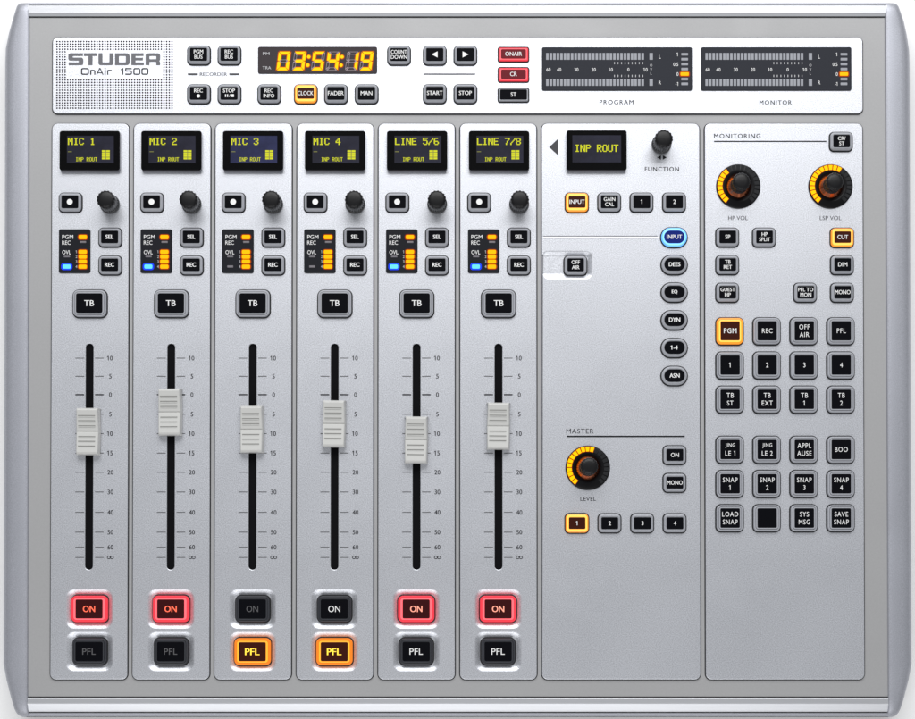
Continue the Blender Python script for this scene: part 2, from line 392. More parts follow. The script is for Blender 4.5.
# speaker grille
g = MB()
for i in range(44):
    for j in range(27):
        u, v = 57.0 + i*2.675, 41.6 + j*2.56
        if u > 172.9 or v > 108.8: continue
        if 66.2 < u < 162.3 and 50.2 < v < 77.6: continue
        X, Y = U(u, v); g.disc(X, Y, 0.88, 0.06, 'hole', n=8)
bits(g, 'speaker_grille', hp, hx, hy)
# brand lettering (extended block letters)
def rp(pts, n=4):
    out = []
    k = len(pts)
    for i in range(k):
        p = pts[i]
        if len(p) == 2: out.append(p); continue
        a, b = Vector(pts[i-1][:2]), Vector(pts[(i+1) % k][:2]); c = Vector(p[:2])
        da, db = (a-c).normalized(), (b-c).normalized(); s, e = c+da*p[2], c+db*p[2]
        for t in range(n+1):
            t /= n; q = s*(1-t)**2 + c*2*t*(1-t) + e*t*t; out.append((q.x, q.y))
    return out
def letter(m, u0, u1, v0, v1, loops, mat='logo'):
    A = U(u0, v1); B = U(u1, v0); W, H = B[0]-A[0], B[1]-A[1]
    L = [rp([(p[0]*W, p[1]*H) + ((p[2],) if len(p) > 2 else ()) for p in lp]) for lp in loops]
    cu = curve_mesh(L, 0, 0, 0)
    m.add(*cu, mat, A[0], A[1], 0.14)
m = MB(); a, b, R = 0.27, 0.24, 2.6
k = 0.30
letter(m, 68.2, 83.4, 53.2, 65.3, [[(.97,1),(.97,1-b),(k,1-b,.7),(k,.63,.7),(1,.63,R),(1,0,R),(.03,0),(.03,b),(1-k,b,.7),(1-k,.38,.7),(0,.38,R),(0,1,R)]])
letter(m, 83.9, 97.0, 53.2, 65.3, [[(0,1),(0,1-b),(.34,1-b),(.34,0),(.66,0),(.66,1-b),(1,1-b),(1,1)]])
letter(m, 98.4, 113.5, 53.2, 65.3, [[(0,1),(0,0,R),(1,0,R),(1,1),(1-a,1),(1-a,b,.8),(a,b,.8),(a,1)]])
letter(m, 115.0, 129.8, 53.2, 65.3, [[(0,0),(0,1),(1,1,R*1.4),(1,0,R*1.4)], [(a,b),(1-a,b,.8),(1-a,1-b,.8),(a,1-b)]])
letter(m, 131.3, 144.0, 53.2, 65.3, [[(0,0),(0,1),(.97,1),(.97,1-b),(.33,1-b),(.33,.62),(.92,.62),(.92,.40),(.33,.40),(.33,b),(1,b),(1,0)]])
letter(m, 145.5, 160.2, 53.2, 65.3, [[(0,0),(0,1,R),(1,1,R),(1,.42,.8),(.93,.36,.4),(1,.28,.8),(1,0),(1-a,0),(1-a,.28,.5),(a,.28),(a,0)], [(a,.5),(1-a,.5,.5),(1-a,1-b,.8),(a,1-b,.8)]])
q_, e_ = 1.22, 1.8                              # pen width, corner radius
def px_(u0, u1, v0, v1, loops):                 # loops given in units from the lower left corner
    letter(m, u0, u1, v0, v1, [[(p[0]/(u1-u0), p[1]/(v1-v0)) + tuple(p[2:]) for p in lp] for lp in loops], 'ink')
def ring_(w, h): return [[(0,0,e_),(0,h,e_),(w,h,e_),(w,0,e_)], [(q_,q_,e_*.5),(w-q_,q_,e_*.5),(w-q_,h-q_,e_*.5),(q_,h-q_,e_*.5)]]
T_, B_ = 68.1, 74.9; H_ = B_-T_
px_(81.0, 89.0, T_, B_, ring_(8.0, H_))
px_(90.2, 95.4, T_+1.8, B_, [[(0,0),(0,5),(5.2,5,e_),(5.2,0),(5.2-q_,0),(5.2-q_,5-q_,.6),(q_,5-q_),(q_,0)]])
px_(96.2, 103.6, T_, B_, [[(0,0),(3.1,H_),(4.3,H_),(7.4,0),(6.3,0),(5.7,1.5),(1.7,1.5),(1.1,0)], [(2.1,2.4),(5.3,2.4),(3.7,H_-1.1)]])
px_(104.6, 104.6+q_, T_+1.8, B_, [[(0,0),(0,5),(q_,5),(q_,0)]]); px_(104.6, 104.6+q_, T_, T_+1.0, [[(0,0),(0,1),(q_,1),(q_,0)]])
px_(107.2, 112.0, T_+1.8, B_, [[(0,0),(0,5,e_*.7),(4.6,5),(4.6,5-q_),(q_,5-q_,.5),(q_,0)]])
px_(120.6, 123.4, T_, B_, [[(1.7,0),(1.7,H_-1.4),(0.2,H_-2.4),(0,H_-1.4),(1.9,H_),(2.8,H_),(2.8,0)]])
px_(125.2, 132.0, T_, B_, [[(0,0),(0,q_),(5.8,q_,.5),(5.8,3.3,.5),(0,3.3),(0,H_),(6.5,H_),(6.5,H_-q_),(1,H_-q_),(1,3.3+q_),(6.8,3.3+q_,e_),(6.8,0,e_)]])
px_(133.3, 140.3, T_, B_, ring_(7.0, H_)); px_(141.4, 148.4, T_, B_, ring_(7.0, H_))
bits(m, 'brand_lettering', hp, hx, hy)
# header print
m = MB()
x, y = U(213.5, 74.3); text(m, 'RECORDER', x, y, 3.4, 'ink2', w=27.4, bold=0.08)
for u0, u1 in ((187.8, 197.8), (229.3, 239.3)):
    A, B = U(u0, 75.3), U(u1, 73.4); m.sheet(A[0], B[0], A[1], B[1], 0.12, 'ink2')
A, B = U(423.3, 74.8), U(475.3, 73.6); m.sheet(A[0], B[0], A[1], B[1], 0.12, 'ink')
x, y = U(616.5, 102.2); text(m, 'PROGRAM', x, y, 4.4, 'ink', w=34, bold=0.08, space=1.25)
x, y = U(775.6, 102.6); text(m, 'MONITOR', x, y, 4.4, 'ink', w=32.3, bold=0.08, space=1.25)
bits(m, 'printed_lettering', hp, hx, hy)

def dot_sym(r, y=0): return lambda m, z: m.disc(0, y, r, z, 'white')
def stop_sym(m, z):
    for x in (-3.4, -1.4): m.box(x-0.5, x+0.5, -3.9, -1.1, z-0.1, z, 'white')
    m.tri([(0.2, -3.9), (0.7, -3.9), (1.5, -1.1), (1.0, -1.1)], z, 'white'); m.sheet(2.3, 5.0, -3.9, -1.1, z, 'white')
SM = dict(w=23.2, h=19.4)
HW = (17.2, 12.8)
for (u, v, L) in ((198.8, 55, ['PGM', 'BUS']), (229.3, 55, ['REC', 'BUS']), (269.2, 93.9, ['REC', 'INFO']), (336, 93.9, ['FADER']), (366.6, 93.9, ['MAN']),
                  (399, 55.2, ['COUNT', 'DOWN']), (434.8, 93.7, ['START']), (465.4, 93.7, ['STOP'])):
    button(u, v, 23.2, 19.4, L, winw=HW)
button(198.8, 93.9, 23.2, 19.4, ['REC', ' '], winw=HW, sym=dot_sym(1.6, -2.4)) if False else None
def two(m, z, s, f):
    text(m, s, 0, 2.6, 3.9, 'white', z=z, bold=0.08, cond=0.9, maxw=15); f(m, z)
button(198.8, 93.9, 23.2, 19.4, [], winw=HW, sym=lambda m, z: two(m, z, 'REC', dot_sym(1.75, -2.8)))
button(229.3, 93.9, 23.2, 19.4, [], winw=HW, sym=lambda m, z: two(m, z, 'STOP', stop_sym))
button(434.8, 55.2, 23.2, 19.4, [], winw=HW, sym=lambda m, z: m.tri([(-3, 0), (2.8, -3.1), (2.8, 3.1)], z, 'white'))
button(465.4, 55.2, 23.2, 19.4, [], winw=HW, sym=lambda m, z: m.tri([(3, 0), (-2.8, 3.1), (-2.8, -3.1)], z, 'white'))
button(305.7, 93.9, 23.2, 19.4, ['CLOCK'], winw=(17, 11), body='kamb', window='winw', label='amber lit clock button')
button(513.5, 54.4, 31, 15, ['ONAIR'], kind='flat', name='status_lamp', body='kred', window='wred', r=2.2, hi=3, winw=(25, 9.4), label='red lit on air lamp')
button(513.5, 74.6, 31, 15, ['CR'], kind='flat', name='status_lamp', body='kred', window='wred', r=2.2, hi=3, winw=(25, 9.4), label='red lit control room lamp')
button(513.5, 95.0, 31, 14.2, ['ST'], kind='flat', name='status_lamp', body='key', window='win', r=2.2, hi=3, winw=(27, 10.4))

# clock display
m = MB(); x0, y0 = U(258, 73.8); x1, y1 = U(377.2, 47)
ccx, ccy = (x0+x1)/2, (y0+y1)/2
m.add(*loft(x1-x0, y1-y0, 2, [(0, 0), (0, 0.8), (0.5, 1.1)]), 'clockw')
clk = m.build('clock_display', con, (ccx*S, ccy*S, ZP*S))
m = MB()
for s, u, v in (('PM', 266.3, 54.0), ('TRA', 266.9, 68.2)):
    x, y = U(u, v); text(m, s, x-ccx, y-ccy, 3.0, 'greytxt', w=6.6 if s == 'PM' else 8.6, z=1.2)
m.build('printed_lettering', clk)
SEG = {'0': 'abcdef', '1': 'bc', '3': 'abcdg', '4': 'bcfg', '5': 'acdfg', '9': 'abcdfg'}
def digit(u, ch):
    m = MB(); w, h, t, gp = 11.8, 18.8, 2.9, 0.22
    def seg(pts, lit):
        sl = lambda p: (p[0] + (p[1])*0.13, p[1])
        if lit:
            m.tri([sl(p) for p in pts], 1.35, 'digit')
            cx = sum(p[0] for p in pts)/len(pts); cy = sum(p[1] for p in pts)/len(pts)
            hz = max(p[0] for p in pts)-min(p[0] for p in pts) > t*1.3
            gx, gy = (1.12, 1.6) if hz else (1.6, 1.15)
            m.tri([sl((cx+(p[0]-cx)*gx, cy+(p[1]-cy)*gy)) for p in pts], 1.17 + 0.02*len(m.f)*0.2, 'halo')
        else:
            m.tri([sl((p[0], p[1])) for p in pts], 1.25, 'ghost')
            cx = sum(p[0] for p in pts)/len(pts); cy = sum(p[1] for p in pts)/len(pts)
            m.tri([sl((cx+(p[0]-cx)*0.72, cy+(p[1]-cy)*0.72)) for p in pts], 1.30, 'clockw')
    W, H = w/2, h/2; k = t/2
    g_ = gp
    sg = {'a': [(-W+g_+.3, H), (W-g_-.3, H), (W-t-g_, H-t), (-W+t+g_, H-t)], 'd': [(-W+t+g_, -H+t), (W-t-g_, -H+t), (W-g_-.3, -H), (-W+g_+.3, -H)],
          'g': [(-W+k+g_, 0), (-W+t+g_, k), (W-t-g_, k), (W-k-g_, 0), (W-t-g_, -k), (-W+t+g_, -k)],
          'f': [(-W, H-g_-.3), (-W+t, H-t-g_), (-W+t, k+g_), (-W+k, g_), (-W, g_+.5)], 'b': [(W, H-g_-.3), (W, g_+.5), (W-k, g_), (W-t, k+g_), (W-t, H-t-g_)],
          'e': [(-W, -H+g_+.3), (-W, -g_-.5), (-W+k, -g_), (-W+t, -k-g_), (-W+t, -H+t+g_)], 'c': [(W, -H+g_+.3), (W-t, -H+t+g_), (W-t, -k-g_), (W-k, -g_), (W, -g_-.5)]}
    for kk, pts in sg.items(): seg(pts, kk in SEG[ch])
    x, y = U(u, 61.4); m.build('digit', clk, ((x-ccx)*S, (y-ccy)*S, 0))
for u, ch in ((283.7, '0'), (299.3, '3'), (318.2, '5'), (332.9, '4'), (352.2, '1'), (366.6, '9')): digit(u, ch)
for u in (308.4, 341.6):
    m = MB(); x, y = U(u, 61.4)
    for dx, dy in ((0.5, 4.2), (-0.5, -4.2)):
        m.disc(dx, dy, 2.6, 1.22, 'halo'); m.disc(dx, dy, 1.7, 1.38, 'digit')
    m.build('colon', clk, ((x-ccx)*S, (y-ccy)*S, 0))

# level meters
segm = MB(); segm.box(-1.25, 1.25, -3.4, 3.4, 0.9, 1.35, 'segoff')
seg_me = None
for off in (0, 159.2):
    m = MB(); x0, y0 = U(541.9+off, 90.8); x1, y1 = U(692+off, 47.4); ax, ay = (x0+x1)/2, (y0+y1)/2
    m.add(*loft(x1-x0, y1-y0, 1.8, [(0, 0), (0, 0.8), (0.5, 1.1)]), 'meter')
    mt = m.build('level_meter', con, (ax*S, ay*S, ZP*S), 'dark level meter window marked %s' % ('program' if not off else 'monitor'))
    L = lambda u, v: (lambda p: (p[0]-ax, p[1]-ay))(U(u+off, v))
    for v in (56.8, 82.8):
        for i in range(29):
            x, y = L(547.3 + i*3.528, v) if i < 28 else L(651, v)
            if seg_me is None: o = segm.build('meter_segment', mt, (x*S, y*S, 0)); seg_me = o.data
            else: o = link('meter_segment', seg_me, mt, (x*S, y*S, 0))
            if i == 28: o.scale = (1.35, 1, 1)
    m = MB()
    for s, u in (('60', 548.4), ('40', 559), ('30', 576.3), ('20', 593.6), ('10', 611), ('0', 628.3), ('10', 645.7)):
        x, y = L(u, 70); text(m, s, x, y, 3.5, 'white', z=1.2, maxw=5, cond=0.9)
    for i in range(9):
        for v0, v1 in ((62.4, 64.6), (75.2, 77.4)):
            x, y = L(614.4 + i*3.53, v1); x2, y2 = L(614.4+i*3.53, v0); m.sheet(x-0.35, x+0.35, y, y2, 1.2, 'greytxt')
    for s, v in (('O', 65.6), ('V', 69.8), ('L', 73.8)):
        x, y = L(651, v); text(m, s, x, y, 2.7, 'greytxt', z=1.2)
    for s, u, v in (('L', 659.8, 57.1), ('R', 659.8, 83), ('1', 677.4, 54.8), ('0.5', 675.6, 64.7), ('0', 677.4, 74.5), ('-1', 676.7, 84.3)):
        x, y = L(u, v); text(m, s, x, y, 3.6, 'white', z=1.2, cond=0.85)
    m.build('printed_lettering', mt)
    for i, v in enumerate((54.7, 59.6, 64.5, 69.5, 74.4, 79.5, 84.3)):
        x, y = L(684.5, v); m = MB()
        if i == 4:
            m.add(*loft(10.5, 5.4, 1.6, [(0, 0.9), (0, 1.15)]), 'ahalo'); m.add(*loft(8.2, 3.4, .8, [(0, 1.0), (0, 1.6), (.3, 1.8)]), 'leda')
        else: m.add(*loft(6.8, 2.6, .5, [(0, 0.9), (0, 1.3), (.2, 1.4)]), 'segoff')
        m.build('indicator_light', mt, (x*S, y*S, 0), 'amber lit indicator light' if i == 4 else None)

# ------------------------------------------------------------------ knobs
def knob(u, v, s=1.0, name='rotary_knob'):
    m = MB()
    m.add(*rev([(9.9*s, 0), (9.9*s, 3.0), (9.4*s, 3.6), (9.2*s, 4.2), (8.6*s, 17.0), (8.4*s, 17.4)], 96, 24, 0.75, (4.0, 17.2)), 'knobs', smooth=False)
    q = U(u, v); o = m.build(name, con, (q[0]*S, q[1]*S, ZP*S))
    m = MB()
    m.add(*rev([(8.8*s, 17.2), (9.2*s, 18.0), (9.3*s, 22.0), (8.9*s, 23.4), (8.0*s, 24.3), (6.0*s, 24.9), (3*s, 25.2), (0.5, 25.3)], 96, 16, 0.7, (17.9, 23.5)), 'knob', smooth=True)
    m.build('knob_cap', o); o.rotation_euler.z = random.uniform(0, 2)
    return o
def ring_knob(u, v, lit, capu):
    m = MB(); m.add(*rev([(22.3, 0), (22.3, 0.8), (22.0, 1.4), (21.3, 1.8), (16.0, 2.3), (12.5, 2.3), (12.0, 1.2), (4, 1.2)], 96), 'ringb', smooth=True)
    q = U(u, v); o = m.build('light_ring', con, (q[0]*S, q[1]*S, ZP*S))
    for i in range(21):
        a = math.radians(227 - i*13.6); h = math.radians(5.3); m = MB(); on = i < lit
        r0, r1 = 16.3, 21.1
        pts = [(r0*math.cos(a-h), r0*math.sin(a-h)), (r1*math.cos(a-h), r1*math.sin(a-h)), (r1*math.cos(a+h), r1*math.sin(a+h)), (r0*math.cos(a+h), r0*math.sin(a+h))]
        vs = [(x, y, 1.5) for x, y in pts] + [(x, y, 2.65) for x, y in pts]
        m.add(vs, [(4, 5, 6, 7), (0, 1, 5, 4), (1, 2, 6, 5), (2, 3, 7, 6), (3, 0, 4, 7)], 'ledring' if on else 'ringoff')
        m.build('ring_light', o, label='yellow lit segment' if on else None)
        if on:
            m = MB(); r0, r1, h = 15.9, 21.5, math.radians(6.8); pts = [(r0*math.cos(a-h), r0*math.sin(a-h)), (r1*math.cos(a-h), r1*math.sin(a-h)), (r1*math.cos(a+h), r1*math.sin(a+h)), (r0*math.cos(a+h), r0*math.sin(a+h))]
            m.tri(pts, 2.42, 'ahalo'); m.build('ring_light_painted_glow', o)  # arc sheet that paints the orange glow around a lit segment
    m = MB()
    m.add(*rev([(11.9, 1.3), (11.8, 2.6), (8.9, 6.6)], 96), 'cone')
    m.add(*rev([(8.9, 6.4), (8.7, 7), (8.6, 16), (8.4, 16.4)], 96, 20, 0.5, (6.8, 16.3)), 'knobs', smooth=True)
    m.add(*rev([(8.6, 16.2), (9.0, 17.0), (9.0, 20.2), (8.5, 21.6), (7.2, 22.6), (4.5, 23.1), (0.5, 23.3)], 96, 16, 0.45, (16.9, 21.7)), 'knob', smooth=True)
    m.build('knob', o)

# ------------------------------------------------------------------ channel strips
def dish(u, v, w, h, r, d=2.15, run=5.2, open_left=False):
    X, Y = U(u, v); m = MB()
    vs, fs = loft(w+1.0, h+1.0, r+.5, [(0.0, -0.03), (0.4, -0.08), (0.9, -0.25), (run-0.5, -d+0.2), (run+0.2, -d)])
    if open_left: vs = [((-w/2-0.4) if x < 0 else x, y, z) for x, y, z in vs]
    m.add(vs, fs, 'panel')
    return m, X, Y

for i, c in enumerate(CX):
    u0, u1, b0, b1 = STR[i]; lbl = LAB[i].lower()
    sx, sy0 = U(c, 343.8); _, sy1 = U(c, 570.0)
    holes = [(sx, (sy0+sy1)/2, 7.6, sy0-sy1, 3.8)]
    dishes = []
    for v in (609.2, 651.8):
        X, Y = U(c-0.3, v); holes.append((X, Y, 46.0, 38.4, 8)); dishes.append((c-0.3, v))
    pn, px, py = panel('channel_panel', u0, u1, 123.6, 679.7, b0, b1, holes=holes)
    for (u, v) in dishes:
        m, X, Y = dish(u, v, 46.0, 38.4, 8); m.build('button_recess', pn, ((X-px)*S, (Y-py)*S, 0))
    # slot
    m = MB(); m.sheet(-4.6, 4.6, (sy1-sy0)/2-1, (sy0-sy1)/2+1, 0.3-ZP, 'slot')
    m.build('fader_slot', con, (sx*S, (sy0+sy1)/2*S, ZP*S))
    # scale
    m = MB()
    for s, v in (('10', 358.3), ('5', 376.5), ('0', 394.9), ('5', 414.4), ('10', 433.8), ('15', 453.3), ('20', 472.5), ('30', 492.2), ('40', 512.6), ('50', 532.4), ('60', 547.4), ('oo', 557.7)):
        x, y = U(c, v); t = 0.62 if s == '0' else 0.36; mt_ = 'ink' if s == '0' else 'ink2'
        m.sheet(x-14.3, x-5.4, y-t, y+t, 0.12, mt_); m.sheet(x+5.4, x+14, y-t, y+t, 0.12, mt_)
        if s == 'oo':
            for dx in (-1.6, 1.6):
                vs, fs = [], []
                for q in range(16):
                    a = 2*PI*q/16; vs += [(1.85*math.cos(a), 1.65*math.sin(a), 0), (1.15*math.cos(a), 0.95*math.sin(a), 0)]
                fs = [(2*q, 2*((q+1) % 16), 2*((q+1) % 16)+1, 2*q+1) for q in range(16)]
                m.add(vs, fs, 'ink', x+20.8+dx, y, 0.12 + (0.02 if dx > 0 else 0))
        else: text(m, s, x+20.8, y, 4.6, 'ink', z=0.12, bold=0.08, cond=0.92)
    bits(m, 'fader_scale', pn, px, py)
    # fader cap
    m = MB()
    prof = [(-23.3, 1.2), (-23.3, 7.5), (-22.6, 9.2), (-21.5, 9.8), (-20.8, 10.1), (-1.2, 7.6), (-0.5, 7.2), (-0.45, 6.7), (0.45, 6.7), (0.5, 7.3), (1.2, 7.7), (20.8, 11.4), (21.8, 11.0), (22.8, 9.6), (23.3, 7.5), (23.3, 1.2)]
    def wd(z): return 12.6 - max(0, z-2)*0.16
    vs = []
    for y, z in prof:
        w = wd(z); vs += [(-w, y, 0.8), (-w+0.35, y, z-0.5), (-w+1.0, y, z), (w-2.0, y, z), (w-1.2, y, z-0.6), (w, y, 0.8)]
    fs = []
    for a in range(len(prof)-1):
        for b in range(5): q = (a*6+b, a*6+b+1, (a+1)*6+b+1, (a+1)*6+b); fs.append(q[::-1] if False else q)
    n = len(prof)
    m.add(vs, fs, 'fader')
    m.add(vs, [tuple(range(0, 6))[::-1], tuple(range((n-1)*6, n*6))], 'fader')
    def zs(y): return 7.6 + (abs(y)-1.2)/19.6*(2.5 if y < 0 else 3.8)
    for yy in (5.5, 10.5, 15.5, -5.2, -10.0, -14.8):
        z = zs(yy); hw = 8.8
        m.add([(-hw-.6, yy-0.55, z+0.10), (hw-1.2, yy-0.55, z+0.10), (hw-1.2, yy+0.35, z+0.22), (-hw-.6, yy+0.35, z+0.22)], [(0, 1, 2, 3)], 'groove')
        m.box(-hw-.4, hw-1.4, yy-1.3, yy-0.6, z-1, z+0.35, 'fader')
    q = U(c, MID[i]); q2 = at(c + 0.0, MID[i], ZP)
    qa = at(c, MID[i], ZP+9)
    fc = m.build('fader_cap', con, (sx*S, qa.y, ZP*S), 'light grey fader cap of the %s channel' % lbl)
    fc.rotation_euler.z = random.uniform(-0.012, 0.012)
    # display
    X, Y = U(c+0.5, 151.2, ZP+3); m = MB()
    m.add(*loft(60.4, 39.8, 2.6, [(0, 0), (0, 5.0)], cap=False), 'foot')
    m.add(*loft(60.4, 39.8, 2.6, [(0, 5.0), (0.3, 5.4), (0.9, 5.7)]), 'bezel')
    m.box(-29.2, 29.2, -20.7, -19.6, 0.2, 2.6, 'foot')
    dsp = m.build('channel_display', con, (X*S, Y*S, ZP*S), 'channel display reading %s' % lbl)
    m = MB(); m.sheet(-22.6, 24.2, -12.6, 14.6, 5.85, 'screenb' if i == 2 else 'screen'); m.build('screen', dsp)
    m = MB()
    tx = -21.6 if i != 0 else -21.6
    if i >= 4: tx = -22.0
    dots(m, LAB[i], tx, 12.6, 0.925, 1.02, 6.0, fat=1.35)
    m.sheet(tx, tx+4, -1.6, -1.0, 6.0, 'pixd')
    dots(m, 'INP ROUT', -13.8 if i < 4 else -14.4, -7.0, 0.455, 0.56, 6.0, fat=1.3)
    gx, gy = 12.4, 0.2
    for r_ in range(4):
        for c_ in range(2): m.sheet(gx + c_*4.3, gx + c_*4.3+3.5, gy-1.75-r_*2.45, gy-r_*2.45, 6.0, 'pix')
    m.sheet(gx, gx+7.9, gy-9.4, gy, 5.93, 'pixd')
    m.build('screen_lettering', dsp)
    # mode button, knob
    button(c-19.3, 202.5, 23.2, 19.6, [], winw=(16.8, 12.4), sym=lambda m, z: m.disc(0, 0, 2.9, z, 'white'))
    knob(c+20.6, 204.6)
    button(c+20.4, 237.4, 23.2, 19.4, ['SEL'], winw=(17.0, 12.4), ch=4.2, bold=0.13)
    button(c+20.4, 265.3, 23.2, 19.4, ['REC'], winw=(17.0, 12.4), ch=4.2, bold=0.13)
    # status window
    X, Y = U(c-14.8, 251.4); m = MB()
    m.add(*loft(31.6, 44.0, 2, [(0, 0), (0, 0.9), (0.5, 1.2)]), 'status')
    st = m.build('status_window', con, (X*S, Y*S, ZP*S), 'small status window of the %s channel' % lbl)
    m = MB()
    text(m, 'PGM', -6.9, 14.2, 4.0, 'white', w=11, z=1.3, bold=0.0); text(m, 'REC', -8.2, 8.4, 4.0, 'white', w=8.6, z=1.3, bold=0.0)
    text(m, 'OVL', -8.0, -1.2, 4.0, 'white', w=8.8, z=1.3, bold=0.0)
    for k_, yy in enumerate((-0.8, -5.6, -10.5, -15.6)): text(m, str(k_+1), 1.9, yy, 2.8, 'greytxt', z=1.3)
    m.build('printed_lettering', st)
    def led(x, y, w, h, mat, hal=None, lb=None):
        m = MB()
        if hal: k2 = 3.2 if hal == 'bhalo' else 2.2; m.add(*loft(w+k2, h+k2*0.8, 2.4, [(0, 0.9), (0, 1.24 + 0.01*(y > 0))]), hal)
        m.add(*loft(w, h, 1.2 if hal else 0.4, [(0, 1.0), (0, 1.6), (.5, 2.0)]), mat); m.build('indicator_light', st, (x*S, y*S, 0), lb)
    led(8.2, 14.0, 8.2, 4.2, 'leda', 'ahalo', 'amber lit indicator light'); led(8.4, 9.0, 6.4, 1.9, 'ledoff')
    for yy in (-0.9, -5.7, -10.6, -15.7): led(8.2, yy, 8.2, 3.9, 'leda', 'ahalo', 'amber lit indicator light')
    led(-7.6, -5.6, 6.2, 1.6, 'ledoff')
    if i in (2, 3): led(-7.6, -15.6, 6.0, 2.2, 'ledoff')
    else: led(-7.8, -15.6, 8.0, 4.2, 'ledb', 'bhalo', 'blue lit indicator light')
    # talkback
    button(c+0.1, 303.7, 34.6, 28.0, ['TB'], winw=(26.2, 19.4), name='large_button', ch=5.9, lw=9.8, bold=0.08, r=6.2, hi=5, wr=1.6)
    # on / pfl
    on = i not in (2, 3)
    def lowered(o):
        o.location.z -= 2.2*S
        return o
    kw = dict(winw=(27.0, 19.0), r=6.0, hi=6.2, wr=1.4, name='large_button')
    if on: lowered(button(c-0.4, 609.2, 37.6, 28.0, ['ON'], body='kred', window='winr', leg='legr' if i < 2 else 'legp', ch=6.3, lw=12.2, bold=0.14, label='red lit on button', **kw))
    else: lowered(button(c-0.4, 609.2, 35.0, 27.6, ['ON'], body='keyd', leg='dim' if i == 2 else 'white', ch=6.3, lw=11.8, bold=0.0, **kw))
    if on: lowered(button(c-0.4, 651.8, 35.0, 27.8, ['PFL'], body='keyd', leg='dim' if i < 2 else 'white', ch=6.2, lw=13.2, bold=0.0, **kw))
    else: lowered(button(c-0.4, 652.0, 37.6, 28.6, ['PFL'], body='korg', window='winw', leg='legy', ch=6.6, lw=14.6, bold=0.18, label='orange lit pre fader listen button', **kw))

# ------------------------------------------------------------------ master panel
X0, Y0 = U(567.4, 265.1)
pm, px, py = panel('master_panel', 541.8, 699.8, 123.6, 679.7, 542, 700.2, holes=[(U(567.3, 265)[0], U(567.3, 265)[1], 49.6, 27.4, 6)])
m, X, Y = dish(567.3, 265, 49.6, 27.4, 6, d=2.35, run=5.2, open_left=True); m.build('button_recess', pm, ((X-px)*S, (Y-py)*S, 0))
m = MB()
x, y = U(661.9, 169.2); text(m, 'FUNCTION', x, y, 4.3, 'ink', w=34.2, bold=0.08, space=1.2)
x, y = U(659.2, 157.6); m.tri([(x-2.2, y), (x+1.8, y-2.3), (x+1.8, y+2.3)], 0.12, 'ink')
x, y = U(664.6, 157.6); m.tri([(x+2.2, y), (x-1.8, y+2.3), (x-1.8, y-2.3)], 0.12, 'ink')
x, y = U(553.6, 147.2); m.tri([(x-4.5, y), (x+4.4, y-8.3), (x+4.4, y+8.3)], 0.12, 'ink2')
A, B = U(543, 236.7), U(657.6, 235.9); m.sheet(A[0], B[0], A[1], B[1], 0.13, 'logo')  # shaded upper wall of the divider groove, painted as a grey line
x, y = U(580, 431.3); text(m, 'MASTER', x, y, 4.8, 'ink', w=27.4, space=1.1)
A, B = U(566.8, 437.4), U(684.8, 435.9); m.sheet(A[0], B[0], A[1], B[1], 0.12, 'ink')
x, y = U(588.2, 499.1); text(m, 'LEVEL', x, y, 4.0, 'ink', w=15.6)
bits(m, 'printed_lettering', pm, px, py)
m = MB(); A, B = U(543.2, 238.4), U(658, 236.9)
m.add([(A[0], A[1], 0.62), (B[0], A[1], 0.62), (B[0], B[1], 0.03), (A[0], B[1], 0.03)], [(0, 1, 2, 3)], 'panel')
m.add([(A[0], A[1]-0.4, 0.02), (B[0], A[1]-0.4, 0.02), (B[0], A[1], 0.62), (A[0], A[1], 0.62)], [(0, 1, 2, 3)], 'panel')
bits(m, 'divider_ridge', pm, px, py)
X, Y = U(596.5, 150.9, ZP+3); m = MB()
m.add(*loft(60.2, 40.2, 2.4, [(0, 0), (0, 5.0)], cap=False), 'foot'); m.add(*loft(60.2, 40.2, 2.4, [(0, 5.0), (0.3, 5.4), (0.9, 5.7)]), 'bezel')
m.box(-29.2, 29.2, -20.9, -19.8, 0.2, 2.6, 'foot')
dsp = m.build('function_display', con, (X*S, Y*S, ZP*S))
m = MB(); m.sheet(-24.3, 24.4, -12.3, 14.9, 5.85, 'screen'); m.build('screen', dsp)
m = MB(); dots(m, 'INP ROUT', -21.9, 5.5, 0.92, 1.04, 6.0, fat=1.35); m.build('screen_lettering', dsp)
knob(661.3, 144.6)
button(576.9, 202.5, 23.6, 20, ['INPUT'], winw=(17, 11.6), body='kamb', window='winw', label='amber lit input button')
for u, L in ((609.3, ['GAIN', 'CAL']), (641.6, ['1']), (674.2, ['2'])): button(u, 202.4, 23.2, 19.5, L, winw=(17, 12.6))
button(674.1, 237.4, 27, 20.4, ['INPUT'], kind='oval', name='oval_button', winw=(20.6, 12.8), body='kblu', window='winb', r=10, wr=6.2, label='blue lit oval input button')
for v, L in ((264.9, 'DEES'), (292.5, 'EQ'), (320.2, 'DYN'), (348, '1-4'), (376, 'ASN')):
    button(674.3, v, 26.8, 19.8, [L], kind='oval', name='oval_button', winw=(20.4, 12.6), r=9.8, wr=6.2, bold=0.12)
o = button(575.6, 265.1, 23.2, 19.8, ['OFF', 'AIR'], winw=(16.6, 12.8), hi=6.0); o.location.z -= 2.0*S
ring_knob(587.7, 468.1, 12, 0)
button(674.6, 455.3, 23.2, 19.2, ['ON'], winw=(16.8, 11.8)); button(674.6, 483, 23.2, 19.2, ['MONO'], winw=(16.8, 11.8))
button(577, 523.5, 24, 20, ['1'], winw=(16.6, 11.8), body='kamb', window='winw', label='amber lit button numbered 1')
for u, L in ((609.6, '2'), (642.3, '3'), (674.7, '4')): button(u, 523.5, 23.2, 19.4, [L], winw=(16.8, 11.8))

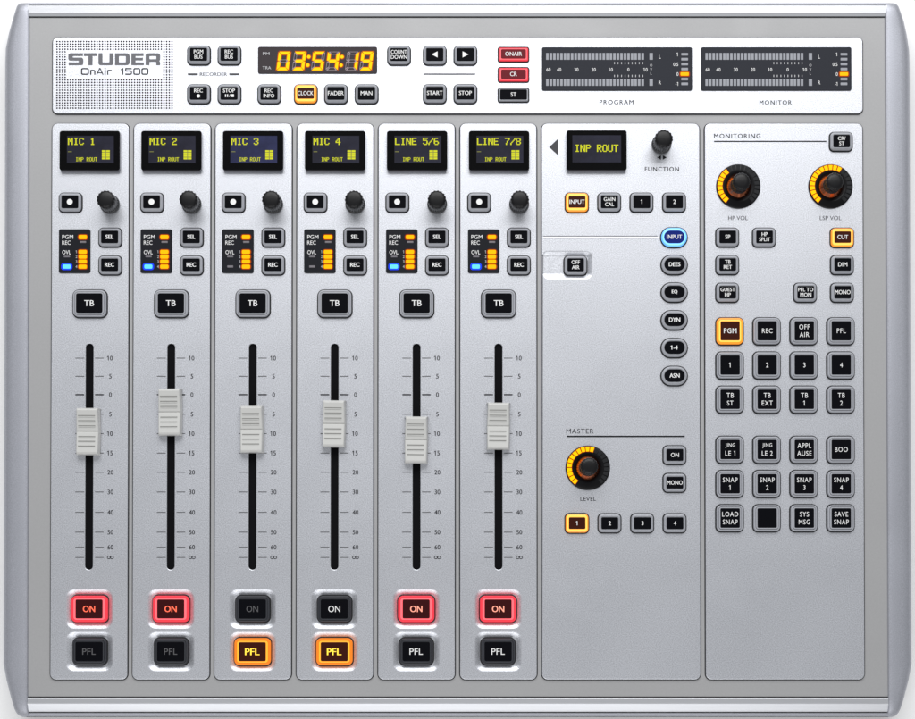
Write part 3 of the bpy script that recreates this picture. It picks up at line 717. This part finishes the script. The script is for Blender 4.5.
# ------------------------------------------------------------------ monitoring panel
po, px, py = panel('monitoring_panel', 705.2, 862.7, 123.6, 679.7, 705.6, 864.6)
m = MB()
x, y = U(737.2, 136.1); text(m, 'MONITORING', x, y, 4.5, 'ink', w=46.6, bold=0.08, space=1.2)
A, B = U(714, 142.1), U(826.4, 140.9); m.sheet(A[0], B[0], A[1], B[1], 0.12, 'ink')
x, y = U(738, 218.1); text(m, 'HP VOL', x, y, 4.2, 'ink', w=19.6); x, y = U(830.6, 218.1); text(m, 'LSP VOL', x, y, 4.2, 'ink', w=21.6)
bits(m, 'printed_lettering', po, px, py)
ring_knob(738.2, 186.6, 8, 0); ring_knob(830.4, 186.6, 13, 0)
for u, v, L in ((841.2, 141.6, ['CR/', 'ST']), (727.4, 237.4, ['SP']), (764.2, 237.4, ['HP', 'SPLIT']), (727.4, 265, ['TB', 'RET']), (842.2, 265, ['DIM']), (727.4, 292.7, ['GUEST', 'HP']), (805.3, 292.7, ['PFL TO', 'MON']), (842.2, 292.7, ['MONO'])):
    button(u, v, 23.2, 19.4, L, winw=(16.6, 12.4))
button(842.2, 237.6, 23.8, 19.8, ['CUT'], winw=(16.6, 11.6), body='kamb', window='winw', label='amber lit cut button')
G = [[['PGM'], ['REC'], ['OFF', 'AIR'], ['PFL']], [['1'], ['2'], ['3'], ['4']], [['TB', 'ST'], ['TB', 'EXT'], ['TB', '1'], ['TB', '2']],
     [['JING', 'LE 1'], ['JING', 'LE 2'], ['APPL', 'AUSE'], ['BOO']], [['SNAP', '1'], ['SNAP', '2'], ['SNAP', '3'], ['SNAP', '4']], [['LOAD', 'SNAP'], [], ['SYS', 'MSG'], ['SAVE', 'SNAP']]]
for r_, v in enumerate((331.3, 365.5, 399.7, 449.9, 484.1, 518.4)):
    for c_, u in enumerate((729.8, 766.8, 803.9, 840.8)):
        lit = r_ == 0 and c_ == 0
        o = button(u, v, 27.8, 27.6, G[r_][c_], name='square_button', winw=(19.2, 19.2), ch=4.8 if not lit else 5.2, pitch=7.7, bold=0.08 if lit else 0.02, space=1.12, cond=0.84,
               body='kamb' if lit else 'key', window='winw' if lit else 'win', r=5.4, hi=4.8, maxw=17.4, label='amber lit program key' if lit else ('blank key with no legend' if not G[r_][c_] else None))

# ------------------------------------------------------------------ white table
m = MB(); m.sheet(-2400, 2400, -2000, 2000, BASE-0.3, 'table'); t = m.build('tabletop')
t['kind'] = 'structure'; t['label'] = 'plain white surface under the mixing console'

# ------------------------------------------------------------------ light
sc = bpy.context.scene
w = bpy.data.worlds.new('World'); sc.world = w; w.use_nodes = True
w.node_tree.nodes['Background'].inputs[0].default_value = (0.96, 0.98, 1.0, 1)
w.node_tree.nodes['Background'].inputs[1].default_value = 0.32
def area(name, loc, target, sx, sy, power, col=(1, 1, 1)):
    l = bpy.data.lights.new(name, 'AREA'); l.shape = 'RECTANGLE'; l.size = sx; l.size_y = sy; l.energy = power; l.color = col
    o = bpy.data.objects.new(name, l); C.objects.link(o); o.location = loc
    o.rotation_euler = (Vector(target)-Vector(loc)).to_track_quat('-Z', 'Y').to_euler()
area('softbox_rear', (0.02, 0.95, 1.0), (0, 0.05, 0), 1.4, 0.8, 19)
area('softbox_front', (-0.1, -1.05, 0.85), (0, -0.05, 0), 1.3, 0.8, 7)

sc.view_settings.view_transform = 'Standard'; sc.view_settings.look = 'None'
sc.view_settings.exposure = 0; sc.view_settings.gamma = 1
sc.render.engine = 'CYCLES'
